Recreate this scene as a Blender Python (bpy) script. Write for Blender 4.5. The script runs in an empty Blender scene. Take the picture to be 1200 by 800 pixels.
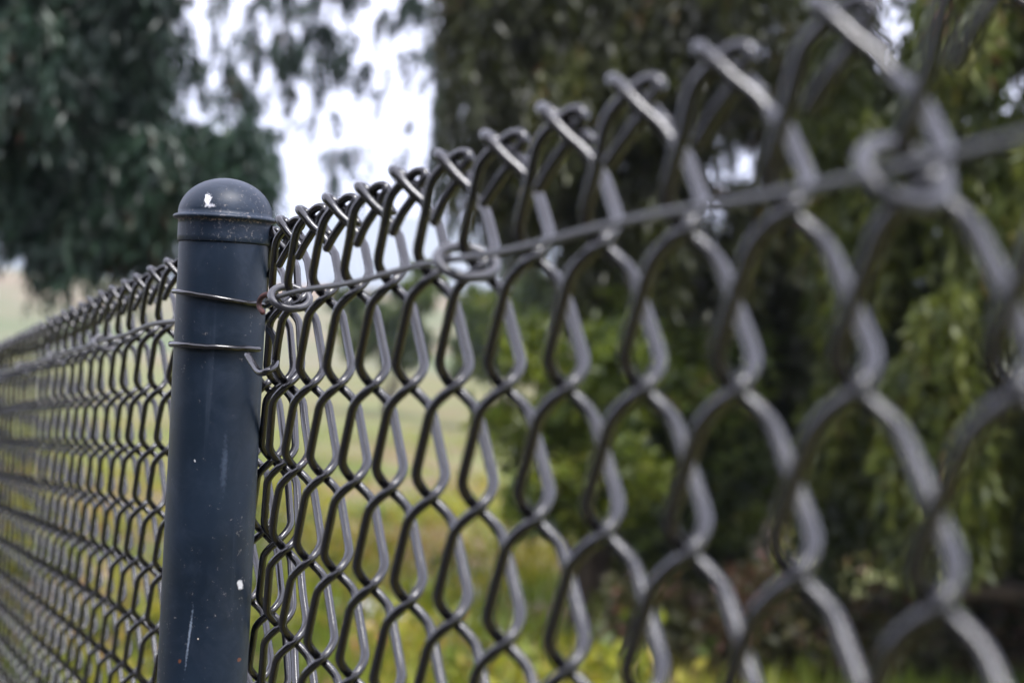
import bpy, bmesh, math, random
import numpy as np
from mathutils import Vector, Matrix

random.seed(7)
rng = np.random.default_rng(7)
S = bpy.context.scene
C = S.collection

# ------------------------------------------------------------------ camera
F_PX = 2200.0                      # focal length in pixels of the 1200 px wide photograph
CAM = np.array([0.0, 0.0, 1.22])
ROLL = math.radians(2.87)
RX = np.array([math.cos(ROLL), 0, math.sin(ROLL)])
UP = np.array([-math.sin(ROLL), 0, math.cos(ROLL)])
FW = np.array([0.0, 1.0, 0.0])
cd = bpy.data.cameras.new("camera")
cam = bpy.data.objects.new("camera", cd)
C.objects.link(cam)
cam.matrix_world = Matrix(((RX[0], UP[0], -FW[0], CAM[0]), (RX[1], UP[1], -FW[1], CAM[1]),
                           (RX[2], UP[2], -FW[2], CAM[2]), (0, 0, 0, 1)))
cd.sensor_width = 36
cd.lens = 36 * F_PX / 1200
cd.clip_start = 0.02
cd.clip_end = 20000
cd.dof.use_dof = True
cd.dof.focus_distance = 0.90
cd.dof.aperture_fstop = cd.lens / 6.6
cd.dof.aperture_blades = 0
S.camera = cam

# ------------------------------------------------------------------ light
SUN_EL, SUN_AZ = math.radians(66), math.radians(150)     # azimuth from +Y towards +X
S.world = bpy.data.worlds.new("World")
S.world.use_nodes = True
nt = S.world.node_tree
nt.nodes.clear()
wo = nt.nodes.new("ShaderNodeOutputWorld")
bg = nt.nodes.new("ShaderNodeBackground")
sky = nt.nodes.new("ShaderNodeTexSky")
sky.sky_type = 'NISHITA'
sky.sun_disc = False
sky.sun_elevation = SUN_EL
sky.sun_rotation = SUN_AZ
sky.dust_density = 2.0
bg.inputs[1].default_value = 0.13
# thin white overcast over the blue: a mix of the sky and an even cloud white
mix = nt.nodes.new("ShaderNodeMix"); mix.data_type = 'RGBA'
tc = nt.nodes.new("ShaderNodeTexCoord")
nz = nt.nodes.new("ShaderNodeTexNoise"); nz.inputs["Scale"].default_value = 2.2; nz.inputs["Detail"].default_value = 5
cr = nt.nodes.new("ShaderNodeMapRange")
cr.inputs[1].default_value = 0.3; cr.inputs[2].default_value = 0.7
cr.inputs[3].default_value = 0.72; cr.inputs[4].default_value = 0.97
nt.links.new(tc.outputs["Generated"], nz.inputs["Vector"])
nt.links.new(nz.outputs["Fac"], cr.inputs[0])
nt.links.new(cr.outputs[0], mix.inputs["Factor"])
nt.links.new(sky.outputs[0], mix.inputs["A"])
mix.inputs["B"].default_value = (17.5, 17.6, 21.5, 1)
nt.links.new(mix.outputs["Result"], bg.inputs[0])
nt.links.new(bg.outputs[0], wo.inputs[0])
sd = bpy.data.lights.new("sun", 'SUN')
sd.energy = 4.9
sd.angle = math.radians(22)
sd.color = (1.0, 0.975, 0.95)
so = bpy.data.objects.new("sun", sd)
C.objects.link(so)
sdir = Vector((math.sin(SUN_AZ) * math.cos(SUN_EL), math.cos(SUN_AZ) * math.cos(SUN_EL), math.sin(SUN_EL)))
so.rotation_euler = (-sdir).to_track_quat('-Z', 'Y').to_euler()
S.view_settings.view_transform = 'Standard'
S.view_settings.look = 'None'
S.view_settings.exposure = 0.15
S.view_settings.gamma = 1.0
S.cycles.max_bounces = 8
S.cycles.transparent_max_bounces = 8
S.cycles.use_denoising = True


def at(px, py, d):
    """world point seen at photograph pixel (px, py) at depth d"""
    return CAM + (RX * (px - 600) / F_PX - UP * (py - 400) / F_PX + FW) * d


# ------------------------------------------------------------------ materials
def new_mat(name):
    m = bpy.data.materials.new(name)
    m.use_nodes = True
    return m, m.node_tree, m.node_tree.nodes["Principled BSDF"]


def N(t, kind, **kw):
    n = t.nodes.new(kind)
    for k, v in kw.items():
        if k in n.inputs:
            n.inputs[k].default_value = v
        else:
            setattr(n, k, v)
    return n


def ramp(t, fac, stops):
    r = t.nodes.new("ShaderNodeValToRGB")
    el = r.color_ramp.elements
    while len(el) < len(stops):
        el.new(0.5)
    for e, (p, c) in zip(el, stops):
        e.position = p
        e.color = (*c, 1) if len(c) == 3 else c
    t.links.new(fac, r.inputs[0])
    return r.outputs[0]


def bump(t, b, height, strength, dist):
    n = N(t, "ShaderNodeBump")
    n.inputs["Strength"].default_value = strength
    n.inputs["Distance"].default_value = dist
    t.links.new(height, n.inputs["Height"])
    t.links.new(n.outputs[0], b.inputs["Normal"])


def wire_material():
    m, t, b = new_mat("black_vinyl_wire")
    g = N(t, "ShaderNodeTexCoord")
    n1 = N(t, "ShaderNodeTexNoise", Scale=90.0, Detail=6.0)
    n2 = N(t, "ShaderNodeTexNoise", Scale=900.0, Detail=3.0)
    t.links.new(g.outputs["Object"], n1.inputs["Vector"])
    t.links.new(g.outputs["Object"], n2.inputs["Vector"])
    col = ramp(t, n1.outputs["Fac"], [(0.0, (0.0028, 0.0025, 0.003)), (0.66, (0.004, 0.0036, 0.0042)), (0.85, (0.02, 0.017, 0.016))])
    t.links.new(col, b.inputs["Base Color"])
    rr = N(t, "ShaderNodeMapRange"); rr.inputs[3].default_value = 0.13; rr.inputs[4].default_value = 0.27
    t.links.new(n1.outputs["Fac"], rr.inputs[0]); t.links.new(rr.outputs[0], b.inputs["Roughness"])
    b.inputs["Specular IOR Level"].default_value = 0.8
    n3 = N(t, "ShaderNodeTexNoise", Scale=48.0, Detail=7.0, Roughness=.75)
    t.links.new(g.outputs["Object"], n3.inputs["Vector"])
    s3 = N(t, "ShaderNodeMapRange"); s3.inputs[1].default_value = .67; s3.inputs[2].default_value = .74
    t.links.new(n3.outputs["Fac"], s3.inputs[0])
    m3 = N(t, "ShaderNodeMix", data_type='RGBA')
    t.links.new(s3.outputs[0], m3.inputs["Factor"]); t.links.new(col, m3.inputs["A"])
    m3.inputs["B"].default_value = (.09, .045, .03, 1)
    t.links.new(m3.outputs["Result"], b.inputs["Base Color"])
    bump(t, b, n2.outputs["Fac"], 0.25, 0.0002)
    return m


def metal_wire_material(name, c0, c1, rough):
    m, t, b = new_mat(name)
    g = N(t, "ShaderNodeTexCoord")
    n1 = N(t, "ShaderNodeTexNoise", Scale=260.0, Detail=6.0)
    t.links.new(g.outputs["Object"], n1.inputs["Vector"])
    t.links.new(ramp(t, n1.outputs["Fac"], [(0.35, c0), (0.7, c1)]), b.inputs["Base Color"])
    b.inputs["Roughness"].default_value = rough
    b.inputs["Specular IOR Level"].default_value = 0.75
    bump(t, b, n1.outputs["Fac"], 0.3, 0.0003)
    return m


def post_material(cap):
    """dark slate painted steel, dust, scratches, and the white marks the photograph shows (object space)"""
    m, t, b = new_mat("slate_paint_cap" if cap else "slate_paint_post")
    g = N(t, "ShaderNodeTexCoord")
    ob = g.outputs["Object"]
    n1 = N(t, "ShaderNodeTexNoise", Scale=28.0, Detail=8.0, Roughness=0.65)
    t.links.new(ob, n1.inputs["Vector"])
    base = ramp(t, n1.outputs["Fac"], [(0.3, (0.005, 0.012, 0.023)), (0.55, (0.0075, 0.017, 0.033)), (0.8, (0.015, 0.029, 0.050))])
    # long faint vertical wipes
    mp = N(t, "ShaderNodeMapping"); mp.inputs["Scale"].default_value = (160, 160, 7)
    t.links.new(ob, mp.inputs["Vector"])
    n2 = N(t, "ShaderNodeTexNoise", Scale=1.0, Detail=5.0)
    t.links.new(mp.outputs[0], n2.inputs["Vector"])
    sc = N(t, "ShaderNodeMapRange"); sc.inputs[1].default_value = 0.66; sc.inputs[2].default_value = 0.8
    sc.inputs[4].default_value = 0.35
    t.links.new(n2.outputs["Fac"], sc.inputs[0])
    mx = N(t, "ShaderNodeMix", data_type='RGBA')
    t.links.new(sc.outputs[0], mx.inputs["Factor"]); t.links.new(base, mx.inputs["A"])
    mx.inputs["B"].default_value = (0.06, 0.08, 0.11, 1)
    # pale dust specks
    vo = N(t, "ShaderNodeTexNoise", Scale=520.0 if cap else 330.0, Detail=4.0, Roughness=0.7)
    t.links.new(ob, vo.inputs["Vector"])
    n3 = N(t, "ShaderNodeTexNoise", Scale=22.0, Detail=2.0)
    t.links.new(ob, n3.inputs["Vector"])
    ad = N(t, "ShaderNodeMath", operation='MULTIPLY_ADD')
    ad.inputs[1].default_value = 0.35
    t.links.new(n3.outputs["Fac"], ad.inputs[0]); t.links.new(vo.outputs["Fac"], ad.inputs[2])
    sp = N(t, "ShaderNodeMapRange"); sp.inputs[1].default_value = 0.775 if cap else 0.835; sp.inputs[2].default_value = 0.90 if cap else 0.92
    sp.inputs[4].default_value = 0.55
    t.links.new(ad.outputs[0], sp.inputs[0])
    m2 = N(t, "ShaderNodeMix", data_type='RGBA')
    t.links.new(sp.outputs[0], m2.inputs["Factor"]); t.links.new(mx.outputs["Result"], m2.inputs["A"])
    m2.inputs["B"].default_value = (0.30, 0.27, 0.25, 1)
    # chalky dust film in broad ragged patches
    n5 = N(t, "ShaderNodeTexNoise", Scale=55.0, Detail=9.0, Roughness=0.72, Distortion=.6)
    t.links.new(ob, n5.inputs["Vector"])
    s5 = N(t, "ShaderNodeMapRange"); s5.inputs[1].default_value = .48; s5.inputs[2].default_value = .74; s5.inputs[4].default_value = .5 if cap else .3
    t.links.new(n5.outputs["Fac"], s5.inputs[0])
    m5 = N(t, "ShaderNodeMix", data_type='RGBA')
    t.links.new(s5.outputs[0], m5.inputs["Factor"]); t.links.new(m2.outputs["Result"], m5.inputs["A"])
    m5.inputs["B"].default_value = (.05, .065, .095, 1)
    out = m5.outputs["Result"]
    b.inputs["Roughness"].default_value = 0.5
    rr = N(t, "ShaderNodeMapRange"); rr.inputs[3].default_value = 0.34; rr.inputs[4].default_value = 0.56
    t.links.new(n1.outputs["Fac"], rr.inputs[0]); t.links.new(rr.outputs[0], b.inputs["Roughness"])
    b.inputs["Specular IOR Level"].default_value = 0.33
    bump(t, b, vo.outputs["Fac"], 0.18, 0.0003)
    return m, t, b, out, ob


def blotch(t, colour, ob, centre, half, tint, edge=0.35, scale=380.0, rot=0.0):
    """a ragged mark of its own shape at `centre` (object space), half sizes `half`"""
    mp = N(t, "ShaderNodeMapping", vector_type='TEXTURE')
    mp.inputs["Location"].default_value = centre
    mp.inputs["Rotation"].default_value = (0, rot, 0)
    mp.inputs["Scale"].default_value = half
    t.links.new(ob, mp.inputs["Vector"])
    ln = N(t, "ShaderNodeVectorMath", operation='LENGTH')
    t.links.new(mp.outputs[0], ln.inputs[0])
    nn = N(t, "ShaderNodeTexNoise", Scale=scale, Detail=5.0)
    t.links.new(ob, nn.inputs["Vector"])
    ma = N(t, "ShaderNodeMath", operation='MULTIPLY_ADD')
    ma.inputs[1].default_value = 1.5
    t.links.new(nn.outputs["Fac"], ma.inputs[0]); t.links.new(ln.outputs["Value"], ma.inputs[2])
    mr = N(t, "ShaderNodeMapRange"); mr.inputs[1].default_value = 1.62; mr.inputs[2].default_value = 1.62 - edge
    t.links.new(ma.outputs[0], mr.inputs[0])
    mx = N(t, "ShaderNodeMix", data_type='RGBA')
    t.links.new(mr.outputs[0], mx.inputs["Factor"]); t.links.new(colour, mx.inputs["A"])
    mx.inputs["B"].default_value = (*tint, 1)
    return mx.outputs["Result"]


def leaf_material(name, stops, trans=0.35, rough=0.42):
    m = bpy.data.materials.new(name)
    m.use_nodes = True
    t = m.node_tree
    t.nodes.clear()
    o = t.nodes.new("ShaderNodeOutputMaterial")
    g = t.nodes.new("ShaderNodeNewGeometry")
    at_ = t.nodes.new("ShaderNodeAttribute"); at_.attribute_name = "tone"
    w_ = N(t, "ShaderNodeMath", operation='MULTIPLY_ADD'); w_.inputs[1].default_value = .25
    w2 = N(t, "ShaderNodeMath", operation='MULTIPLY'); w2.inputs[1].default_value = .75
    t.links.new(at_.outputs["Fac"], w2.inputs[0])
    t.links.new(g.outputs["Random Per Island"], w_.inputs[0]); t.links.new(w2.outputs[0], w_.inputs[2])
    col = ramp(t, w_.outputs[0], stops)
    p = t.nodes.new("ShaderNodeBsdfPrincipled")
    p.inputs["Roughness"].default_value = rough
    p.inputs["Specular IOR Level"].default_value = .45
    t.links.new(col, p.inputs["Base Color"])
    tr = t.nodes.new("ShaderNodeBsdfTranslucent")
    t.links.new(col, tr.inputs[0])
    mx = t.nodes.new("ShaderNodeMixShader")
    mx.inputs[0].default_value = trans
    t.links.new(p.outputs[0], mx.inputs[1]); t.links.new(tr.outputs[0], mx.inputs[2])
    t.links.new(mx.outputs[0], o.inputs[0])
    return m


def rough_material(name, stops, scale, rough=0.9, bump_d=0.02):
    m, t, b = new_mat(name)
    g = N(t, "ShaderNodeTexCoord")
    n1 = N(t, "ShaderNodeTexNoise", Scale=scale, Detail=8.0, Roughness=0.6)
    t.links.new(g.outputs["Object"], n1.inputs["Vector"])
    t.links.new(ramp(t, n1.outputs["Fac"], stops), b.inputs["Base Color"])
    b.inputs["Roughness"].default_value = rough
    bump(t, b, n1.outputs["Fac"], 0.6, bump_d)
    return m


WIRE = wire_material()
TENSION = metal_wire_material("tension_wire_metal", (0.006, 0.006, 0.006), (0.025, 0.023, 0.022), 0.42)
RUST = metal_wire_material("rusty_wire", (0.025, 0.007, 0.006), (0.085, 0.018, 0.012), 0.75)


# ------------------------------------------------------------------ mesh helpers
def mesh_obj(name, verts, faces, mat, parent=None, smooth=True):
    me = bpy.data.meshes.new(name)
    verts = np.asarray(verts, dtype=np.float32)
    me.from_pydata(verts.tolist() if len(verts) < 4000 and not isinstance(faces, np.ndarray) else [], [], []) if False else None
    faces = np.asarray(faces, dtype=np.int32)
    nf, k = faces.shape
    me.vertices.add(len(verts)); me.vertices.foreach_set("co", verts.ravel())
    me.loops.add(nf * k); me.loops.foreach_set("vertex_index", faces.ravel())
    me.polygons.add(nf); me.polygons.foreach_set("loop_start", np.arange(0, nf * k, k, dtype=np.int32))
    me.polygons.foreach_set("use_smooth", np.full(nf, smooth))
    me.update(calc_edges=True)
    me.validate()
    me.materials.append(mat)
    o = bpy.data.objects.new(name, me)
    C.objects.link(o)
    if parent is not None:
        o.parent = parent
    return o


def tube(path, rad, sides=10, closed=False, caps=True):
    """verts, quad faces of a tube swept along path; rotation-minimising frame, rounded ends"""
    P = np.asarray(path, float)
    n = len(P)
    rad = np.full(n, rad) if np.isscalar(rad) else np.asarray(rad, float)
    if closed:
        T = np.roll(P, -1, 0) - np.roll(P, 1, 0)
    else:
        T = np.gradient(P, axis=0)
    T /= np.linalg.norm(T, axis=1)[:, None]
    if caps and not closed:
        r0, r1 = rad[0], rad[-1]
        P = np.vstack([P[0] - T[0] * r0 * .9, P[0] - T[0] * r0 * .6, P, P[-1] + T[-1] * r1 * .6, P[-1] + T[-1] * r1 * .9])
        T = np.vstack([T[0], T[0], T, T[-1], T[-1]])
        rad = np.concatenate([[r0 * .15, r0 * .75], rad, [r1 * .75, r1 * .15]])
        n += 4
    U = np.zeros((n, 3))
    ref = np.array([0.3, -0.9, 0.2])
    u = np.cross(T[0], ref); u /= np.linalg.norm(u)
    for i in range(n):
        u = u - T[i] * (u @ T[i]); u /= np.linalg.norm(u)
        U[i] = u
    V = np.cross(T, U)
    a = np.arange(sides) * 2 * math.pi / sides
    vs = P[:, None, :] + rad[:, None, None] * (U[:, None, :] * np.cos(a)[None, :, None] + V[:, None, :] * np.sin(a)[None, :, None])
    vs = vs.reshape(-1, 3)
    i = np.arange(n if closed else n - 1)[:, None]; j = np.arange(sides)[None, :]
    i2 = (i + 1) % n; j2 = (j + 1) % sides
    f = np.stack([i * sides + j, i * sides + j2, i2 * sides + j2, i2 * sides + j], -1).reshape(-1, 4)
    if not closed:
        c0, c1 = len(vs), len(vs) + 1
        vs = np.vstack([vs, P[0], P[-1]])
        jj = np.arange(sides)
        # degenerate-free end fans as quads of two neighbouring sides
        e0 = np.stack([np.full(sides // 2, c0), jj[1::2] , jj[0::2], (jj[0::2] - 1) % sides], -1)
        b = (n - 1) * sides
        e1 = np.stack([np.full(sides // 2, c1), b + (jj[0::2] - 1) % sides, b + jj[0::2], b + jj[1::2]], -1)
        f = np.vstack([f, e0, e1])
    return vs, f


def smooth_path(pts, step=4):
    """Catmull-Rom through the points"""
    P = np.asarray(pts, float)
    Q = np.vstack([2 * P[0] - P[1], P, 2 * P[-1] - P[-2]])
    out = []
    for i in range(1, len(Q) - 2):
        p0, p1, p2, p3 = Q[i - 1:i + 3]
        for s in np.linspace(0, 1, step, endpoint=False):
            out.append(0.5 * ((2 * p1) + (-p0 + p2) * s + (2 * p0 - 5 * p1 + 4 * p2 - p3) * s * s + (-p0 + 3 * p1 - 3 * p2 + p3) * s ** 3))
    out.append(Q[-2])
    return np.array(out)


def lathe(profile, seg=64):
    pr = np.asarray(profile, float)
    a = np.arange(seg) * 2 * math.pi / seg
    vs = np.stack([pr[:, 0][:, None] * np.cos(a), pr[:, 0][:, None] * np.sin(a), np.repeat(pr[:, 1][:, None], seg, 1)], -1).reshape(-1, 3)
    i = np.arange(len(pr) - 1)[:, None]; j = np.arange(seg)[None, :]; j2 = (j + 1) % seg
    f = np.stack([i * seg + j, i * seg + j2, (i + 1) * seg + j2, (i + 1) * seg + j], -1).reshape(-1, 4)
    return vs, f


def thing(name, label, cat, loc=(0, 0, 0), group=None):
    o = bpy.data.objects.new(name, None)
    o.empty_display_size = 0.1
    C.objects.link(o)
    o.location = loc
    o["label"] = label; o["category"] = cat
    if group:
        o["group"] = group
    return o


def structure(o):
    o["kind"] = "structure"
    return o


# ------------------------------------------------------------------ the mesh lattice of the fence
# each run is a lattice: column c (half a diamond wide), row r (half a diamond high), fitted to the photograph
def unproj(h):
    x = (h[0] - 600 * h[2]) / F_PX; y = -(h[1] - 400 * h[2]) / F_PX
    return RX * x + UP * y + FW * h[2]


HALF = 0.038
aR, bR, oR = (unproj(h) for h in ((5.5112, -16.925, -.037906), (-4.3173, 121.593, -.0068531), (480.221, 451.350, 1.0)))
k = HALF / np.linalg.norm(bR)
aR, bR, oR = aR * k, bR * k, oR * k
w0, dw = 1 / 398.5, 5.65e-5
aL, bL, oL = (unproj(h) for h in ((213 * dw, -507 * dw, -dw), (-.0018, .1757, 0.0), (-213 * w0 + 1, 507 * w0 - .1255, w0)))
k = HALF / np.linalg.norm(bL)
aL, bL, oL = aL * k, bL * k, oL * k
C_R, C_L, L_OFF = -9.0, -18.0, 20.0


BULGE = 0.0145       # how far the fabric is pushed back where it passes behind the post


def base(c, r):
    """lattice point, valid for float c, r"""
    p = base_flat(c, r)
    if -18.5 < c < -7.5:
        q = (c + 18.5) / 11
        p = p + NORMAL * BULGE * math.sin(math.pi * q) ** 1.3
    return p


def base_flat(c, r):
    pr = CAM + oR + aR * c + bR * r
    pl = CAM + oL + aL * (c + L_OFF) + bL * r
    if c >= C_R: return pr
    if c <= C_L: return pl
    s = (C_R - c) / (C_R - C_L)
    m1 = -aR * (C_R - C_L); m2 = -aL * (C_R - C_L)
    p1 = CAM + oR + aR * C_R + bR * r; p2 = CAM + oL + aL * (C_L + L_OFF) + bL * r
    return p1 * (2 * s**3 - 3 * s**2 + 1) + m1 * (s**3 - 2 * s**2 + s) + p2 * (-2 * s**3 + 3 * s**2) + m2 * (s**3 - s**2)


NORMAL = np.cross(-bR, aR); NORMAL /= np.linalg.norm(NORMAL)


def frame(c, r=0.0):
    """unit axes along the fence, away from the camera, and up the fence"""
    ex = base(c + .5, r) - base(c - .5, r); ex /= np.linalg.norm(ex)
    ez = base(c, r - .5) - base(c, r + .5); ez /= np.linalg.norm(ez)
    ey = np.cross(ez, ex); ey /= np.linalg.norm(ey)
    return ex, ey, ez


T2 = 0.0066          # half the depth of the woven fabric
HOOK = 0.0017        # how far each bend passes its neighbour's
WR = 0.00185         # wire radius
R_TOP, R_END = -2.0, 28
KX = 0.075


def strand_points(i, r0, r1, jit):
    """points of picket i from bend row r0 to bend row r1 (integers)"""
    out = []
    steps = [0, .05, .1, .15, .2, .26, .34, .5, .66, .74, .8, .85, .9, .95]
    for r in range(r0, r1):
        left = (i + r) % 2 == 0
        for s in steps:
            d = min(s, 1 - s)
            g = (math.sqrt(d * d + KX * KX) - KX) * .5 / (math.sqrt(.25 + KX * KX) - KX)
            u = g if s <= .5 else 1 - g
            hook = HOOK * max(0, 1 - d / .25)
            # bend at s=0 is at the left extreme if `left`
            x = u if left else 1 - u
            side = (-1 if left else 1) * (1 if s <= .5 else -1)
            yy = math.sin(math.pi / 2 * min(1, d / .25)) * T2 * (1 if left else -1)   # '\' strands lie at the back
            out.append((i + x, r + s, yy + jit[0], side * hook + jit[1]))
    left = (i + r1) % 2 == 0
    out.append((i + (0 if left else 1), r1, jit[0], (-1 if left else 1) * HOOK))
    return out


def to_world(pts):
    res = []
    for c, r, y, dx in pts:
        ex, ey, ez = frame(c, r)
        res.append(base(c, r) + ey * y + ex * dx)
    return res


def local(cc, rr, pts):
    ex, ey, ez = frame(cc, rr)
    b = base(cc, rr)
    return [b + (ex * p[0] + ey * p[1] + ez * p[2]) * .001 for p in pts]


def knuckle_left(c, v):
    """end of the wire that rises from the left: over the top, then down as a short tail (tail end first)"""
    return local(c, R_TOP, [(-8.5, -4.6, -20.5 + v), (-5, -2.4, -14.5), (-2, 0.8, -8.5), (-1.0, 2.8, -3.8), (.6, 4.5, -1.0),
                            (.2, 4.3, 1.2), (-1.8, 2.0, 1.5), (-4, -.8, -.9), (-6.8, -3.8, -4.5), (-9.0, -5.8, -9)])


def knuckle_right(c, v):
    """end of the wire that rises from the right: hooks forward round its partner, tail behind"""
    return local(c, R_TOP, [(3.5, 6.0, -9.0 + v * .5), (-.6, 4.2, -5.4), (-4.6, 1.4, -2.2), (-7.2, -1.8, .6), (-6.6, -4.4, 1.8), (-3.8, -5.4, .8),
                            (-.6, -3.2, -2.6), (2.2, -.4, -6.6), (5.0, 3.3, -10.6), (7.6, 5.7, -15)])


fence = thing("chain_link_fence", "black chain link fence with a domed round slate post, crossing the whole view",
              "fence", tuple(base(-13.5, 0)))
fence_loc = np.array(fence.location)
C0, C1 = -92, 44
for i in range(C0, C1):
    jit = (random.gauss(0, .0003), random.gauss(0, .0004))
    end = R_END
    top = R_TOP
    # body from the first bend under the top
    pts = to_world(strand_points(i, -1, end, jit))
    v = random.uniform(-1.2, 1.2)
    # the strand between the top knot and the first bend (row -1)
    half = strand_points(i, -2, -1, jit)
    half = to_world([p for p in half if p[1] > -2 + .46])
    half = half[:-1]
    if i % 2:                                     # left wire of the knot at column i+1
        head = knuckle_left(i + 1, v)
    else:
        head = knuckle_right(i, v)
    tw_ = [np.array([random.gauss(0, .00055) for _ in range(3)]) for _ in range(2)]
    m_ = len(head)
    head = [h_ + tw_[0] * (1 - q / (m_ - 1)) + tw_[1] * math.sin(math.pi * q / (m_ - 1)) * .8 for q, h_ in enumerate(head)]
    head = list(smooth_path(head + half[:1], 4)[:-1])
    path = (np.array(head + half + pts) - fence_loc)
    near = i > -24
    vs, f = tube(path, WR, 12 if near else 8)
    o = mesh_obj("wire", vs, f, WIRE, fence)
    if i % 2 and random.random() < .0:
        pass

# tension wire in front of the fabric
def tension(c_list, y_off=None):
    pts = []
    for c in c_list:
        ex, ey, ez = frame(c, -1)
        y = -.0099 if y_off is None else y_off(c)
        pts.append(base(c, -1) + ey * y + ez * (.0013 + .0006 * math.sin(c * .9)))
    return np.array(pts)


tw = tension(np.arange(-8.2, 44, .5))
vs, f = tube(tw - fence_loc, .00115, 12)
mesh_obj("tension_wire", vs, f, TENSION, fence)
tw = tension(np.arange(-92, -15.2, .5))
vs, f = tube(tw - fence_loc, .0015, 8)
mesh_obj("tension_wire", vs, f, TENSION, fence)


CLIP = metal_wire_material("clip_wire_metal", (0.018, 0.018, 0.021), (0.06, 0.06, 0.068), 0.3)


def hog_ring(c, ry=9.4, rz=5.2, lean=4.2):
    """an open ring squeezed round the tension wire and one interlock of the fabric, its lower side towards the camera"""
    a = np.linspace(.55, 2 * math.pi + .35, 34)
    g_ = random.uniform(-.25, .25)
    pts = []
    for q in a:
        y = ry * math.cos(q + g_) - 4.2
        z = rz * math.sin(q + g_) + 1.2 + random.gauss(0, .06)
        pts.append((-lean * math.sin(q + g_) + 1.1 * (q - 3.4) / 3, y, z))
    vs, f = tube(np.array(local(c, -1, pts)) - fence_loc, .0018, 10)
    mesh_obj("wire_clip", vs, f, CLIP, fence)


for c in (-7, 3, 13, 23, 33, -27, -37, -47, -57, -67, -77, -87):
    hog_ring(c, ry={-7: 8.6, 13: 7.6}.get(c, 9.4), rz=6.0 if c == 13 else 5.2)

# ---- the post
PD = 0.0445
post_depth = PD * F_PX / 104.5
p_top = at(262.5, 285, post_depth)
p_low = at(236.3, 800, post_depth)
p_axis = np.array([p_top[0], p_top[1] + .0, 0])
post_m, t, b, out, ob = post_material(False)
Z_TUBE = p_top[2] + .012          # tube ends inside the cap
# white chip and scratches, in post space (origin at the ground, x right, y away)
def post_mark(px, py):
    q = at(px, py, post_depth - PD / 2)
    return (q[0] - p_axis[0], -math.sqrt(max((PD / 2) ** 2 - (q[0] - p_axis[0]) ** 2, 0)), q[2])
out = blotch(t, out, ob, post_mark(278, 688), (.0021, .004, .0037), (.85, .85, .85), scale=300, rot=-.1)
out = blotch(t, out, ob, post_mark(221, 750), (.0009, .006, .021), (.24, .29, .36), edge=.9, scale=700, rot=.08)
out = blotch(t, out, ob, post_mark(262, 545), (.0022, .006, .017), (.075, .10, .145), edge=1.2, scale=500)
out = blotch(t, out, ob, post_mark(210, 775), (.0011, .006, .0016), (.16, .06, .03), scale=600)
out = blotch(t, out, ob, post_mark(276, 777), (.0011, .006, .0013), (.14, .05, .03), scale=600)
out = blotch(t, out, ob, post_mark(228, 540), (.0007, .006, .0009), (.5, .5, .5), scale=600)
out = blotch(t, out, ob, post_mark(232, 748), (.0006, .006, .0007), (.6, .5, .4), scale=600)
t.links.new(out, b.inputs["Base Color"])
r = PD / 2
prof = [(r, -.25), (r, .3), (r, .6), (r, .8), (r, 1.0), (r, Z_TUBE)]
vs, f = lathe(prof, 96)
post = mesh_obj("post", vs, f, post_m, fence)
post.location = Vector(p_axis - fence_loc)
post["label"] = "slate blue round post with domed cap, scratched paint"

cap_m, t, b, out, ob = post_material(True)
zc = p_top[2]                      # lower edge of the cap collar
s = PD / 104.5                     # metres per photograph pixel at the post
rc, rf = 54.2 * s, 60.6 * s
prof = [(r + .0001, -.0002), (rc - .0006, -.0004), (rc, .0004)]
prof += [(rc, .003), (rc, .0085), (rc + .0001, 25 * s)]
prof += [(rc + .0010, 26.0 * s), (rf - .0006, 26.6 * s), (rf, 27.6 * s), (rf, 29.4 * s), (rf - .0007, 31.0 * s), (rf - .0022, 32.2 * s)]
dome_r, dome_h, dz = rf - .0024, 43.5 * s, 32.4 * s
for q in np.linspace(0, math.pi / 2, 18):
    prof.append((dome_r * math.cos(q) + 1e-6, dz + dome_h * math.sin(q)))
vs, f = lathe(prof, 96)
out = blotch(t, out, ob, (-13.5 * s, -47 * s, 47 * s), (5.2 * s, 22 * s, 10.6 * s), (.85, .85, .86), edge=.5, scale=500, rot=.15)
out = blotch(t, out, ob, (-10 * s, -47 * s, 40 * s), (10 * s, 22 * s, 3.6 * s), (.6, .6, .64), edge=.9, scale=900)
# grime and flaking in a thin line under the flange
sx = N(t, "ShaderNodeSeparateXYZ"); t.links.new(ob, sx.inputs[0])
d0 = N(t, "ShaderNodeMath", operation='SUBTRACT'); d0.inputs[1].default_value = 24.5 * s
t.links.new(sx.outputs["Z"], d0.inputs[0])
d1 = N(t, "ShaderNodeMath", operation='ABSOLUTE'); t.links.new(d0.outputs[0], d1.inputs[0])
d2 = N(t, "ShaderNodeMapRange"); d2.inputs[1].default_value = 9 * s; d2.inputs[2].default_value = 0; t.links.new(d1.outputs[0], d2.inputs[0])
nn = N(t, "ShaderNodeTexNoise", Scale=750.0, Detail=5.0); t.links.new(ob, nn.inputs["Vector"])
mu = N(t, "ShaderNodeMath", operation='MULTIPLY'); t.links.new(d2.outputs[0], mu.inputs[0]); t.links.new(nn.outputs["Fac"], mu.inputs[1])
d3 = N(t, "ShaderNodeMapRange"); d3.inputs[1].default_value = .44; d3.inputs[2].default_value = .6; d3.inputs[4].default_value = .8
t.links.new(mu.outputs[0], d3.inputs[0])
mm = N(t, "ShaderNodeMix", data_type='RGBA'); t.links.new(d3.outputs[0], mm.inputs["Factor"]); t.links.new(out, mm.inputs["A"])
mm.inputs["B"].default_value = (.33, .25, .2, 1)
t.links.new(mm.outputs["Result"], b.inputs["Base Color"])
cap = mesh_obj("cap", vs, f, cap_m, post)
cap.location = (0, 0, zc)

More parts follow.
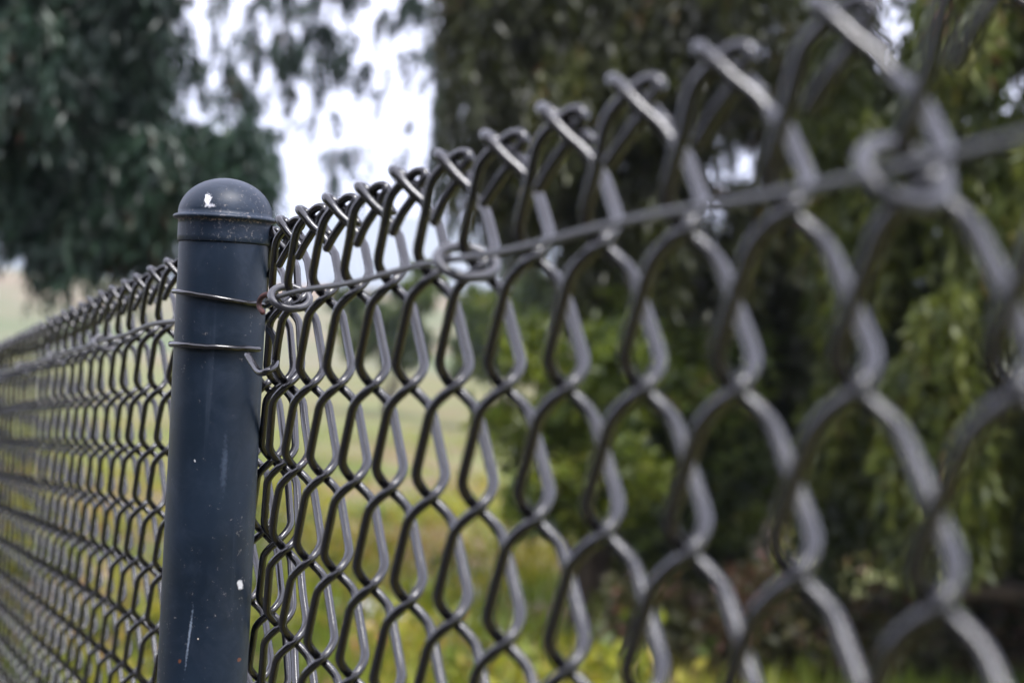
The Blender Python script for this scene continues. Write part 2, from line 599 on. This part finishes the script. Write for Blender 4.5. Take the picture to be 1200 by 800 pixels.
# a second post where the run goes on beyond the left of the frame
p2 = post.copy(); C.objects.link(p2); p2.parent = fence
q2 = base(-90, -1) - frame(-90)[1] * (PD / 2 + .007)
p2.location = Vector((q2[0], q2[1], p_axis[2] - .17) - fence_loc)
c2 = cap.copy(); C.objects.link(c2); c2.parent = p2
p2["label"] = "further round post of the same fence"

# ---- tie wires round the post
pa = Vector(p_axis)


def post_ring(y_left, y_right, a0, a1, n=26, rad=.0013, extra=None, mat=WIRE, bulge=0.0):
    zl = at(205, y_left, post_depth)[2]; zr = at(312, y_right, post_depth)[2]
    R = PD / 2 + rad * .95
    pts = []
    for q in np.linspace(a0, a1, n):
        x = R * math.cos(q); y = -R * math.sin(q)
        z = zl + (zr - zl) * (x + R) / (2 * R) + bulge * math.sin(q)
        pts.append((p_axis[0] + x, p_axis[1] + y, z + random.gauss(0, .0001)))
    if extra is not None:
        pts += extra
    P = smooth_path(pts, 3)
    vs, f = tube(P - fence_loc - np.array(post.location), rad, 10)
    return mesh_obj("tie_wire", vs, f, mat, post)


rd = math.radians
post_ring(341, 358.5, rd(215), rd(14), extra=[tuple(at(314, 358, post_depth - .016)), tuple(at(321, 354, post_depth - .03))])
post_ring(403, 409.5, rd(220), rd(25), rad=.0014)
e = [at(*q) for q in ((316, 386, .90), (322, 397, .885), (324, 414, .87), (322, 428, .86), (313, 435, .855), (304, 436, .86), (297, 427, .868), (290, 416, .875))]
vs, f = tube(smooth_path(e, 5) - fence_loc - np.array(post.location), .00165, 12)
mesh_obj("tie_wire", vs, f, WIRE, post)
e = [at(*q) for q in ((322, 348, .885), (315, 345, .89), (308, 347, .893), (304, 353, .895), (304, 360, .895), (308, 366, .892))]
vs, f = tube(smooth_path(e, 5) - fence_loc - np.array(post.location), .0013, 12)
o = mesh_obj("tie_wire", vs, f, RUST, post)
o["label"] = "small rusty hooked end of wire at the post's right side"


# ------------------------------------------------------------------ ground and far country
def noise2(x, y, seed=0):
    from mathutils import noise
    return noise.fractal(Vector((x, y, seed)), 1.0, 2.0, 4)


def ground_z(x, y):
    d = math.hypot(x, y)
    return -0.02 * max(0, y - 2) * math.exp(-d / 60) + .06 * noise2(x * .35, y * .35, 3) * min(1, d / 6)


gm, t, b = new_mat("ground_soil")
g = N(t, "ShaderNodeTexCoord")
n1 = N(t, "ShaderNodeTexNoise", Scale=.45, Detail=7.0, Roughness=.62)
n2 = N(t, "ShaderNodeTexNoise", Scale=9.0, Detail=8.0)
t.links.new(g.outputs["Object"], n1.inputs["Vector"]); t.links.new(g.outputs["Object"], n2.inputs["Vector"])
ca = ramp(t, n1.outputs["Fac"], [(.32, (.11, .055, .025)), (.42, (.15, .10, .035)), (.5, (.13, .15, .025)), (.68, (.09, .14, .014))])
cb = ramp(t, n2.outputs["Fac"], [(.35, (.04, .03, .012)), (.55, (.10, .09, .03)), (.72, (.20, .18, .08))])
mx = N(t, "ShaderNodeMix", data_type='RGBA', Factor=.45)
mx.inputs["Factor"].default_value = .45
t.links.new(ca, mx.inputs["A"]); t.links.new(cb, mx.inputs["B"]); t.links.new(mx.outputs["Result"], b.inputs["Base Color"])
b.inputs["Roughness"].default_value = .95
bump(t, b, n2.outputs["Fac"], .6, .02)
# ground sheet: rings growing to the horizon
rad_l = np.concatenate([np.linspace(0.4, 30, 75), np.geomspace(33, 3000, 30)])
ang = np.linspace(0, 2 * math.pi, 120, endpoint=False)
vs = [(0, 0, ground_z(0, 0))]
for rr_ in rad_l:
    for q in ang:
        x, y = rr_ * math.sin(q), rr_ * math.cos(q)
        vs.append((x, y, ground_z(x, y)))
na = len(ang)
f = []
for k_ in range(len(rad_l) - 1):
    for j in range(na):
        j2 = (j + 1) % na
        f.append((1 + k_ * na + j, 1 + k_ * na + j2, 1 + (k_ + 1) * na + j2, 1 + (k_ + 1) * na + j))
for j in range(0, na, 2):
    f.append((0, 1 + j, 1 + (j + 1) % na, 1 + (j + 2) % na))
f = [tuple(reversed(q)) for q in f]
structure(mesh_obj("ground", vs, f, gm))


# unseen dark path, added along the fence so the wires mirror darker ground
am, t, b = new_mat("added_dark_path")
g = N(t, "ShaderNodeTexCoord"); n1 = N(t, "ShaderNodeTexNoise", Scale=160.0, Detail=4.0)
t.links.new(g.outputs["Object"], n1.inputs["Vector"])
t.links.new(ramp(t, n1.outputs["Fac"], [(.35, (.028, .028, .03)), (.7, (.06, .06, .062))]), b.inputs["Base Color"])
b.inputs["Roughness"].default_value = .9
bump(t, b, n1.outputs["Fac"], .5, .004)
ex0, ey0, _ = frame(0)
vs, f = [], []
o0 = base(0, 0) * [1, 1, 0]
exh = np.array([ex0[0], ex0[1], 0]); exh /= np.linalg.norm(exh); eyh = np.array([-exh[1], exh[0], 0])
us, ws = np.arange(-30, 30.1, .5), np.array([-3.3, -3.28, -2.6, -1.9, -1.2, -.5, -.14, -.12])
for u_ in us:
    for w_ in ws:
        q = o0 + exh * u_ + eyh * w_
        vs.append((q[0], q[1], ground_z(q[0], q[1]) + (.03 if -3.3 < w_ < -.12 else -.02)))
nw = len(ws)
for a_ in range(len(us) - 1):
    for b_ in range(nw - 1):
        f.append((a_ * nw + b_, (a_ + 1) * nw + b_, (a_ + 1) * nw + b_ + 1, a_ * nw + b_ + 1))
structure(mesh_obj("path", vs, f, am))  # added out of view, keeps reflections on the downward-facing strands dark


def ridge(name, d, x0, x1, h_fn, mat, depth):
    """a hill range with real depth, from x0 to x1 at distance d"""
    xs = np.linspace(x0, x1, 90)
    vs, f = [], []
    prof = [(0, 0), (.18, .35), (.38, .72), (.5, .93), (.6, 1), (.75, .85), (1, 0)]
    for x in xs:
        h = h_fn(x)
        for a_, b_ in prof:
            vs.append((x, d + depth * (a_ - .6) + depth * .06 * noise2(x / depth * 3, a_ * 4, 5), h * b_ * (1 + .1 * noise2(x / depth * 9, a_ * 3, 2)) - .5))
    m_ = len(prof)
    for i_ in range(len(xs) - 1):
        for j_ in range(m_ - 1):
            f.append((i_ * m_ + j_, (i_ + 1) * m_ + j_, (i_ + 1) * m_ + j_ + 1, i_ * m_ + j_ + 1))
    return structure(mesh_obj(name, vs, f, mat))


HILL = rough_material("dry_hill", [(.36, (.07, .10, .03)), (.52, (.13, .12, .06)), (.7, (.22, .14, .10))], .05, bump_d=.5)
MOUNT = rough_material("far_mountain", [(.3, (.10, .12, .10)), (.6, (.16, .17, .14))], .004, bump_d=4)
ridge("hills", 150, -190, 200, lambda x: 5.2 + 1.2 * noise2(x / 60, 1, 0), HILL, 120)
ridge("mountain", 1500, -2300, 2300, lambda x: 84 + 30 * noise2(x / 500, 4, 0), MOUNT, 900)


# ------------------------------------------------------------------ foliage
def leaf_quads(base_p, dirs, length, width):
    """one narrow four-cornered leaf per row"""
    n = len(base_p)
    rnd = rng.normal(size=(n, 3))
    side = np.cross(dirs, rnd); side /= np.linalg.norm(side, axis=1)[:, None]
    L = length[:, None]; W = width[:, None]
    v = np.stack([base_p, base_p + dirs * L * .45 + side * W * .5, base_p + dirs * L, base_p + dirs * L * .45 - side * W * .5], 1)
    return v.reshape(-1, 3), np.arange(n * 4).reshape(-1, 4)


def weeping(clumps, leaf=(.055, .012), strand=(.35, .9), spread=.5, sag=1.0):
    """hanging leafy strands: clumps = (centre, radii, number of strands); tone = leaf hue, one per strand"""
    B, D, L, W, T = [], [], [], [], []
    for cen, rad, ns in clumps:
        ns = int(ns)
        u = rng.normal(size=(ns, 3)); u /= np.linalg.norm(u, axis=1)[:, None]
        p = np.asarray(cen) + u * (rng.random((ns, 1)) ** .5) * np.asarray(rad)
        az = rng.random(ns) * 2 * math.pi
        out = np.stack([np.cos(az), np.sin(az), np.zeros(ns)], 1)
        ln = rng.uniform(*strand, ns)
        tone = np.clip(.5 * rng.random() + .5 * rng.random(ns), 0, 1)
        nl = 26
        for q in range(nl):
            s_ = (q + rng.random(ns)) / nl
            down = np.stack([np.zeros(ns), np.zeros(ns), -np.ones(ns)], 1)
            pos = p + out * (spread * ln * np.sqrt(s_) * .45)[:, None] + down * (ln * (s_ ** 1.3) * sag)[:, None] + rng.normal(size=(ns, 3)) * .010
            d_ = down * .9 + out * .25 + rng.normal(size=(ns, 3)) * .38
            d_ /= np.linalg.norm(d_, axis=1)[:, None]
            B.append(pos); D.append(d_)
            L.append(rng.uniform(.7, 1.3, ns) * leaf[0]); W.append(rng.uniform(.7, 1.3, ns) * leaf[1]); T.append(tone)
    v, f_ = leaf_quads(np.vstack(B), np.vstack(D), np.concatenate(L), np.concatenate(W))
    return v, f_, np.concatenate(T)


def bushy(clumps, leaf=(.05, .022)):
    B, D, L, W, T = [], [], [], [], []
    for cen, rad, n in clumps:
        n = int(n)
        # twigs: little sprays of leaves round shared tips
        nt_ = max(1, n // 22)
        u = rng.normal(size=(nt_, 3)); u /= np.linalg.norm(u, axis=1)[:, None]
        tips = np.asarray(cen) + u * (rng.random((nt_, 1)) ** .4) * np.asarray(rad)
        idx = rng.integers(0, nt_, n)
        p = tips[idx] + rng.normal(size=(n, 3)) * .035
        d_ = u[idx] * .6 + rng.normal(size=(n, 3)) * .6 + np.array([0, 0, -.15]); d_ /= np.linalg.norm(d_, axis=1)[:, None]
        tt = .45 * rng.random() + .55 * rng.random(nt_)
        B.append(p); D.append(d_); L.append(rng.uniform(.6, 1.4, n) * leaf[0]); W.append(rng.uniform(.6, 1.4, n) * leaf[1]); T.append(tt[idx])
    v, f_ = leaf_quads(np.vstack(B), np.vstack(D), np.concatenate(L), np.concatenate(W))
    return v, f_, np.concatenate(T)


def set_tone(o, tone):
    a_ = o.data.attributes.new("tone", 'FLOAT', 'FACE')
    a_.data.foreach_set("value", np.asarray(tone, dtype=np.float32))


BARK = rough_material("tree_bark", [(.3, (.045, .032, .024)), (.6, (.10, .075, .055)), (.8, (.16, .13, .10))], 9, bump_d=.02)
DARK_LEAF = leaf_material("dark_leaf", [(.05, (.004, .010, .006)), (.4, (.010, .026, .015)), (.62, (.026, .058, .034)), (.8, (.06, .105, .06)), (.93, (.13, .042, .028))], .25)
OLIVE_LEAF = leaf_material("olive_leaf", [(.05, (.006, .007, .002)), (.38, (.020, .023, .004)), (.6, (.042, .052, .009)), (.8, (.10, .11, .02)), (.93, (.13, .05, .025))], .25)
LIME_LEAF = leaf_material("lime_leaf", [(.05, (.012, .022, .003)), (.35, (.05, .08, .008)), (.6, (.13, .17, .014)), (.82, (.27, .29, .03)), (.93, (.18, .07, .045))], .4)
BUSH_LEAF = leaf_material("bush_leaf", [(.05, (.008, .014, .003)), (.35, (.03, .05, .008)), (.6, (.075, .11, .014)), (.82, (.17, .20, .025)), (.93, (.15, .06, .035))], .3)


DEAD_LEAF = leaf_material("dead_leaf", [(.05, (.010, .008, .004)), (.35, (.028, .03, .008)), (.55, (.07, .075, .02)), (.7, (.10, .05, .028)), (.88, (.22, .11, .08))], .25)


RIGHT_LEAF = leaf_material("right_tree_leaf", [(.05, (.011, .018, .003)), (.3, (.036, .054, .007)), (.55, (.085, .11, .014)), (.78, (.17, .19, .025)), (.92, (.17, .065, .035))], .38)


def px_clump(px, py, d, rx, ry, n, rd_=None):
    """a foliage clump where it stands in the place; rx, ry given as seen sizes at that distance"""
    k_ = d / F_PX
    return (at(px, py, d), (rx * k_, (rd_ if rd_ else max(rx, ry) * .8 * k_), ry * k_), n)


def limb(pts, r0, r1):
    P = smooth_path(pts, 5)
    return tube(P, np.linspace(r0, r1, len(P)), 10)


def join(parts):
    V, Fs, off = [], [], 0
    for v, f_ in parts:
        V.append(v); Fs.append(f_ + off); off += len(v)
    return np.vstack(V), np.vstack(Fs)


def tree(label, root, trunk_paths, crown, mat, group=None, name="tree", cat="tree"):
    tr = thing(name, label, cat, tuple(root), group)
    rt = np.asarray(root)
    v, f_ = join([limb(np.asarray(p) - rt, a_, b_) for p, a_, b_ in trunk_paths])
    mesh_obj("trunk", v, f_, BARK, tr)
    v, f_, tone = crown
    set_tone(mesh_obj("crown", v - rt, f_, mat, tr, smooth=False), tone)
    return tr


def gpt(px, d, dz=0.0):
    q = at(px, 400, d); return np.array([q[0], q[1], ground_z(q[0], q[1]) + dz])


OPENINGS = ((835, 95, 3), (1195, 55, 6))


def clump_field(boxes):
    """boxes: (x0, x1, y0, y1, d0, d1, number of clumps, clump px radius, strands each) in seen positions"""
    out = []
    for x0, x1, y0, y1, d0, d1, n, rp, ns in boxes:
        for _ in range(n):
            d = random.uniform(d0, d1)
            rr_ = rp * random.uniform(.6, 1.3)
            for _try in range(12):
                cx_, cy_ = random.uniform(x0, x1), random.uniform(y0, y1)
                if not any(abs(cx_ - ox) < rr_ * .45 + orr and -35 - orr < cy_ - oy < rr_ * .4 + orr for ox, oy, orr in OPENINGS):
                    break
            else:
                continue
            out.append(px_clump(cx_, cy_, d, rr_, rr_ * .8, ns * random.uniform(.7, 1.2)))
    return out


# dark weeping tree at the left
A = clump_field([(-420, 180, -520, 60, 6.3, 8.3, 85, 58, 48), (-420, 190, 20, 150, 6.3, 8.0, 45, 48, 44),
                 (130, 285, 120, 165, 6.4, 7.4, 9, 28, 40), (0, 210, 140, 200, 6.4, 7.4, 12, 34, 50)])
A += clump_field([(-60, 195, -90, 70, 6.6, 8.2, 42, 42, 38)])
A += [px_clump(40, 215, 6.6, 25, 25, 40), px_clump(95, 235, 6.6, 22, 30, 60), px_clump(150, 225, 6.8, 26, 24, 60),
      px_clump(285, 160, 6.7, 30, 25, 60), px_clump(-120, 215, 6.6, 90, 30, 120)]
crown = weeping(A, leaf=(.07, .014), strand=(.15, .42))
root = gpt(-230, 7.6)
tree("dark weeping tree with drooping leafy strands behind the round post, at the upper left", root,
     [([root, root + [.05, .1, .9], root + [.2, 0, 2.0], root + [.5, -.1, 3.1]], .17, .06),
      ([root + [.15, 0, 1.7], root + [.7, .1, 2.3], root + [1.5, -.1, 2.6]], .07, .02),
      ([root + [.15, 0, 1.7], root + [-.5, .2, 2.3], root + [-1.2, .3, 2.7]], .07, .02)], crown, DARK_LEAF)

# thin airy tree whose sprays break up the bright sky
Bc = clump_field([(240, 330, -60, 110, 10, 11.5, 30, 12, 3.2), (330, 430, -60, 80, 10, 11.5, 26, 13, 4.5), (430, 530, -60, 20, 10, 11.5, 12, 13, 4),
                  (508, 548, 0, 260, 10, 11, 18, 10, 5), (250, 340, 60, 210, 10, 11, 16, 10, 4), (300, 540, -320, -60, 10, 12, 30, 40, 22)])
Bc += clump_field([(330, 510, 0, 215, 10, 11.5, 26, 9, 1.8)])
Bc += [px_clump(372, 30, 10.5, 24, 18, 14), px_clump(398, 62, 10.5, 24, 12, 11), px_clump(402, 165, 10.5, 26, 14, 5), px_clump(385, 185, 10.5, 16, 14, 2),
       px_clump(478, 60, 10.8, 12, 12, 4), px_clump(345, 100, 10.5, 9, 12, 4)]
crown = weeping(Bc, leaf=(.06, .016), strand=(.06, .22))
root = gpt(905, 11.6)
top_ = at(560, -170, 11.2)
tree("thin airy tree whose sparse sprays break up the bright sky right of the post", root,
     [([root, root + [-.05, .1, 1.2], root + [-.2, 0, 2.2], root * .35 + top_ * .65, top_, at(400, -150, 10.9)], .09, .015)], crown, DARK_LEAF)

# broad olive-dark tree in the middle
M_ = clump_field([(560, 1010, -520, -60, 8.2, 10.5, 75, 66, 54), (560, 990, -60, 110, 8.2, 10, 52, 54, 50), (560, 700, 100, 180, 8.6, 9.6, 10, 32, 60),
                  (690, 1040, 100, 300, 8.4, 9.6, 30, 42, 42), (655, 1060, 260, 430, 8.6, 9.8, 26, 38, 34), (585, 660, 120, 230, 8.8, 9.6, 8, 24, 30)])
crown = weeping(M_, leaf=(.075, .016), strand=(.15, .5))
root = gpt(800, 9.8)
tree("broad dark olive tree filling the upper middle behind the fence top", root,
     [([root, root + [.05, .1, 1.0], root + [-.1, 0, 2.2], root + [.1, 0, 3.6]], .2, .08),
      ([root + [0, 0, 1.7], root + [.6, .1, 2.3], root + [1.1, -.1, 3.0]], .08, .02),
      ([root + [0, 0, 1.7], root + [-.5, .1, 2.4], root + [-.9, .1, 3.1]], .08, .02)], crown, OLIVE_LEAF)

# brighter yellow-green tree at the right
Rr = clump_field([(1060, 1500, -420, -40, 6.2, 8.0, 46, 60, 56), (1080, 1500, -40, 260, 6.2, 8.0, 46, 52, 46), (1060, 1500, 240, 620, 6.4, 7.6, 48, 54, 48),
                  (960, 1080, -60, 600, 7.0, 8.2, 34, 38, 30)])
crown = weeping(Rr, leaf=(.07, .02), strand=(.12, .4))
root = gpt(1330, 7.4)
tree("brighter yellow-green weeping tree at the right edge with low hanging sprays", root,
     [([root, root + [-.05, .1, .9], root + [.1, 0, 1.9], root + [0, 0, 2.9]], .15, .06),
      ([root + [0, 0, .35], root + [-.45, -.1, .42], root + [-.75, -.1, .40]], .05, .025),
      ([root + [0, 0, 1.2], root + [-.5, .1, 1.7], root + [-.9, 0, 2.1]], .05, .02)], crown, RIGHT_LEAF)


def bush(label, px, d, clumps, mat, group="bushes behind the fence", leaf=(.055, .024)):
    root_ = gpt(px, d)
    parts = []
    for cen, rad_, n in clumps[:6]:
        cen = np.asarray(cen)
        parts.append((np.array([root_, root_ * .5 + cen * .5 + [.05, .05, 0], cen]), .03, .01))
    return tree(label, root_, parts, bushy(clumps, leaf), mat, group, "bush", "bush")


def bush_clumps(x0, x1, y0, y1, d0, d1, n, rp, k_):
    return [px_clump(random.uniform(x0, x1), random.uniform(y0, y1), random.uniform(d0, d1), rp * random.uniform(.6, 1.3), rp * random.uniform(.5, 1.1), k_) for _ in range(n)]


bush("tall dark green bush behind the middle of the right mesh run", 850, 8.8,
     bush_clumps(720, 985, 300, 660, 8.3, 9.3, 34, 52, 900), BUSH_LEAF)
bush("dark bush low behind the lower right of the mesh, beneath the bright tree", 1130, 8.2,
     bush_clumps(1000, 1330, 480, 690, 7.9, 8.8, 24, 52, 800), BUSH_LEAF)
bush("low dark shrub with many reddish brown dead leaves, behind the bottom right mesh", 960, 7.6,
     bush_clumps(700, 1330, 690, 830, 7.2, 8.0, 40, 44, 620), DEAD_LEAF, leaf=(.05, .022))
bush("low yellow-green bush behind the mesh just right of the grassy opening", 690, 7.9,
     bush_clumps(600, 745, 400, 600, 7.4, 8.2, 24, 34, 420), LIME_LEAF)
bush("grey-green bush far off, seen through the mesh a little right of the post", 455, 38,
     bush_clumps(400, 510, 325, 410, 36.5, 39.5, 16, 22, 420), BUSH_LEAF, leaf=(.2, .09))
bush("darker bush far off, right of the grey-green one, below the tension wire's middle clip", 590, 33,
     bush_clumps(540, 645, 315, 440, 31.5, 34.5, 20, 24, 480), BUSH_LEAF, leaf=(.18, .08))

# trees on the near side, opposite the fence: what the glossy post and wires mirror
for x_, y_, h_, lb in ((-4.5, -7.5, 5.5, "leafy tree on the near side of the fence, left of the added path"), (1.2, -9.5, 6.2, "tall leafy tree on the near side of the fence, straight opposite"),
                       (-9.5, -1.0, 5.6, "leafy tree on the near side of the fence, far left"), (-8.2, -5.0, 5.4, "leafy tree on the near side, second from the left along the added path"), (5.4, -10.0, 6.0, "leafy tree on the near side of the fence, last one along the added path")):
    rt_ = np.array([x_, y_, ground_z(x_, y_)])
    cl_ = [(rt_ + np.array([random.uniform(-3, 3), random.uniform(-1.6, 1.6), random.uniform(.6, h_)]), (.9, .9, .7), 110) for _ in range(38)]
    tree(lb, rt_, [([rt_, rt_ + [.1, 0, h_ * .4], rt_ + [0, .1, h_ * .8]], .2, .06)], weeping(cl_, leaf=(.16, .06), strand=(.3, .9)), DARK_LEAF, "trees on the near side")

# ------------------------------------------------------------------ grass, litter, stones
n = 42000
yy = 5.0 + 24 * rng.random(n) ** 1.7
xx = rng.uniform(-.36, .34, n) * yy
zz = np.array([ground_z(a_, b_) for a_, b_ in zip(xx, yy)])
dens = np.array([noise2(a_ * .6, b_ * .6, 9) for a_, b_ in zip(xx, yy)])
keep = dens > -.12
p = np.stack([xx, yy, zz], 1)[keep]
n = len(p)
d_ = np.stack([rng.normal(0, .35, n), rng.normal(0, .35, n), np.ones(n)], 1); d_ /= np.linalg.norm(d_, axis=1)[:, None]
v, f_ = leaf_quads(p, d_, rng.uniform(.05, .2, n), rng.uniform(.008, .02, n))
GRASS = leaf_material("grass_blade", [(0, (.06, .10, .010)), (.4, (.17, .23, .020)), (.65, (.30, .32, .03)), (.85, (.26, .19, .06)), (.97, (.36, .30, .2))], .4)
o = mesh_obj("grass", v, f_, GRASS, smooth=False)
set_tone(o, np.clip(.5 + .9 * np.array([noise2(q_[0] * .8, q_[1] * .5, 21) for q_ in p]), 0, 1))
o["kind"] = "stuff"; o["label"] = "patchy green and yellowing grass beyond the fence"; o["category"] = "grass"

n = 16000
yy = 4.5 + 14 * rng.random(n) ** 1.5
xx = rng.uniform(-.36, .4, n) * yy
zz = np.array([ground_z(a_, b_) for a_, b_ in zip(xx, yy)]) + .012
d_ = rng.normal(size=(n, 3)); d_[:, 2] *= .25; d_ /= np.linalg.norm(d_, axis=1)[:, None]
v, f_ = leaf_quads(np.stack([xx, yy, zz], 1), d_, rng.uniform(.04, .09, n), rng.uniform(.02, .04, n))
LITTER = leaf_material("fallen_leaf", [(0, (.12, .06, .03)), (.4, (.30, .15, .06)), (.75, (.34, .21, .12)), (.95, (.5, .42, .36))], .1)
o = mesh_obj("leaf_litter", v, f_, LITTER, smooth=False)
set_tone(o, rng.random(n))
o["kind"] = "stuff"; o["label"] = "brown fallen leaves strewn under the trees"; o["category"] = "fallen leaves"

B, D, L, W, T = [], [], [], [], []
for _ in range(150):
    y_ = 6.2 + 11 * random.random() ** 1.3
    px_ = random.uniform(-40, 760)
    q_ = at(px_, 400, y_)
    if noise2(q_[0] * .9, q_[1] * .5, 31) < -.05:
        continue
    n = random.randint(60, 190)
    r_ = random.uniform(.06, .2)
    g_ = ground_z(q_[0], q_[1])
    pp = np.array([q_[0], q_[1], g_]) + rng.normal(size=(n, 3)) * [r_, r_, 0] + np.stack([np.zeros(n), np.zeros(n), rng.random(n) ** 1.5 * r_ * 1.6], 1)
    dd = rng.normal(size=(n, 3)) * .7 + [0, 0, .7]; dd /= np.linalg.norm(dd, axis=1)[:, None]
    B.append(pp); D.append(dd); L.append(rng.uniform(.04, .10, n)); W.append(rng.uniform(.015, .04, n))
    T.append(np.full(n, random.random()) * .75 + rng.random(n) * .25)
v, f_ = leaf_quads(np.vstack(B), np.vstack(D), np.concatenate(L), np.concatenate(W))
WEED = leaf_material("weed_leaf", [(.05, (.03, .05, .008)), (.3, (.10, .14, .010)), (.45, (.24, .27, .015)), (.56, (.32, .29, .02)), (.78, (.30, .24, .04)), (.88, (.34, .16, .05)), (.97, (.36, .2, .1))], .35)
o = mesh_obj("weeds", v, f_, WEED, smooth=False)
set_tone(o, np.concatenate(T))
o["kind"] = "stuff"; o["label"] = "yellow-green and rusty orange low weeds beyond the fence"; o["category"] = "weeds"

STONE = rough_material("pale_stone", [(.3, (.42, .40, .38)), (.6, (.62, .60, .58)), (.8, (.72, .70, .68))], 14, bump_d=.01)


def stone(px, py, d, sx_, sz_, label):
    q = at(px, py, d)
    bm = bmesh.new()
    bmesh.ops.create_icosphere(bm, subdivisions=3, radius=1)
    for v_ in bm.verts:
        k_ = 1 + .28 * noise2(v_.co.x * 1.3 + px, v_.co.y * 1.3 + v_.co.z, 7)
        v_.co = Vector((v_.co.x * sx_ * k_, v_.co.y * sx_ * .8 * k_, max(v_.co.z, -.4) * sz_ * k_))
    me = bpy.data.meshes.new("stone"); bm.to_mesh(me); bm.free()
    for p_ in me.polygons: p_.use_smooth = True
    me.materials.append(STONE)
    o_ = bpy.data.objects.new("stone", me); C.objects.link(o_)
    o_.location = (q[0], q[1], ground_z(q[0], q[1]) + sz_ * .2)
    o_["label"] = label; o_["category"] = "stone"; o_["group"] = "pale stones on the ground"


def ground_depth(px, py):
    lo, hi = 2.0, 200.0
    for _ in range(40):
        m_ = (lo + hi) / 2
        q = at(px, py, m_)
        if q[2] > ground_z(q[0], q[1]): lo = m_
        else: hi = m_
    return lo


for px, py, sx_, sz_, lb in ((443, 722, .13, .07, "large pale stone on the ground low behind the mesh right of the post"),
                             (468, 735, .09, .05, "smaller pale stone beside the large one"),
                             (655, 588, .10, .05, "pale stone on the grass further right behind the mesh"),
                             (425, 742, .10, .05, "pale stone lowest of those just right of the post"),
                             (552, 700, .08, .05, "pale stone alone in the orange weeds, low behind the mesh"),
                             (335, 612, .09, .05, "pale stone close to the post's right side, behind the mesh"),
                             (38, 592, .035, .03, "small white stone seen through the left mesh"),
                             (6, 610, .045, .03, "white stone at the left edge behind the mesh"),
                             (178, 700, .02, .02, "tiny white stone just left of the post, behind the mesh"),
                             (157, 755, .02, .02, "tiny white stone low left of the post"),
                             (78, 790, .03, .02, "white stone at the bottom left behind the mesh"),
                             (25, 370, .5, .45, "pale boulder far off above the left mesh run"),
                             (52, 366, .4, .35, "smaller pale boulder far off above the left mesh run")):
    stone(px, py, ground_depth(px, py), sx_, sz_, lb)


# ------------------------------------------------------------------ the air: far things fade to pale blue
hv, hf = [], []
bm = bmesh.new(); bmesh.ops.create_cube(bm, size=1.0)
me = bpy.data.meshes.new("haze"); bm.to_mesh(me); bm.free()
hz = bpy.data.objects.new("haze", me); C.objects.link(hz)
hz.scale = (6400, 6400, 190); hz.location = (0, 0, 190 / 2 - 50)
hm = bpy.data.materials.new("haze"); hm.use_nodes = True
ht = hm.node_tree; ht.nodes.clear()
ho = ht.nodes.new("ShaderNodeOutputMaterial"); pv = ht.nodes.new("ShaderNodeVolumePrincipled")
pv.inputs["Color"].default_value = (.72, .82, 1, 1)
pv.inputs["Density"].default_value = .00055
ht.links.new(pv.outputs[0], ho.inputs["Volume"])
me.materials.append(hm)
hz["kind"] = "stuff"; hz["label"] = "thin pale haze in the distance"; hz["category"] = "haze"
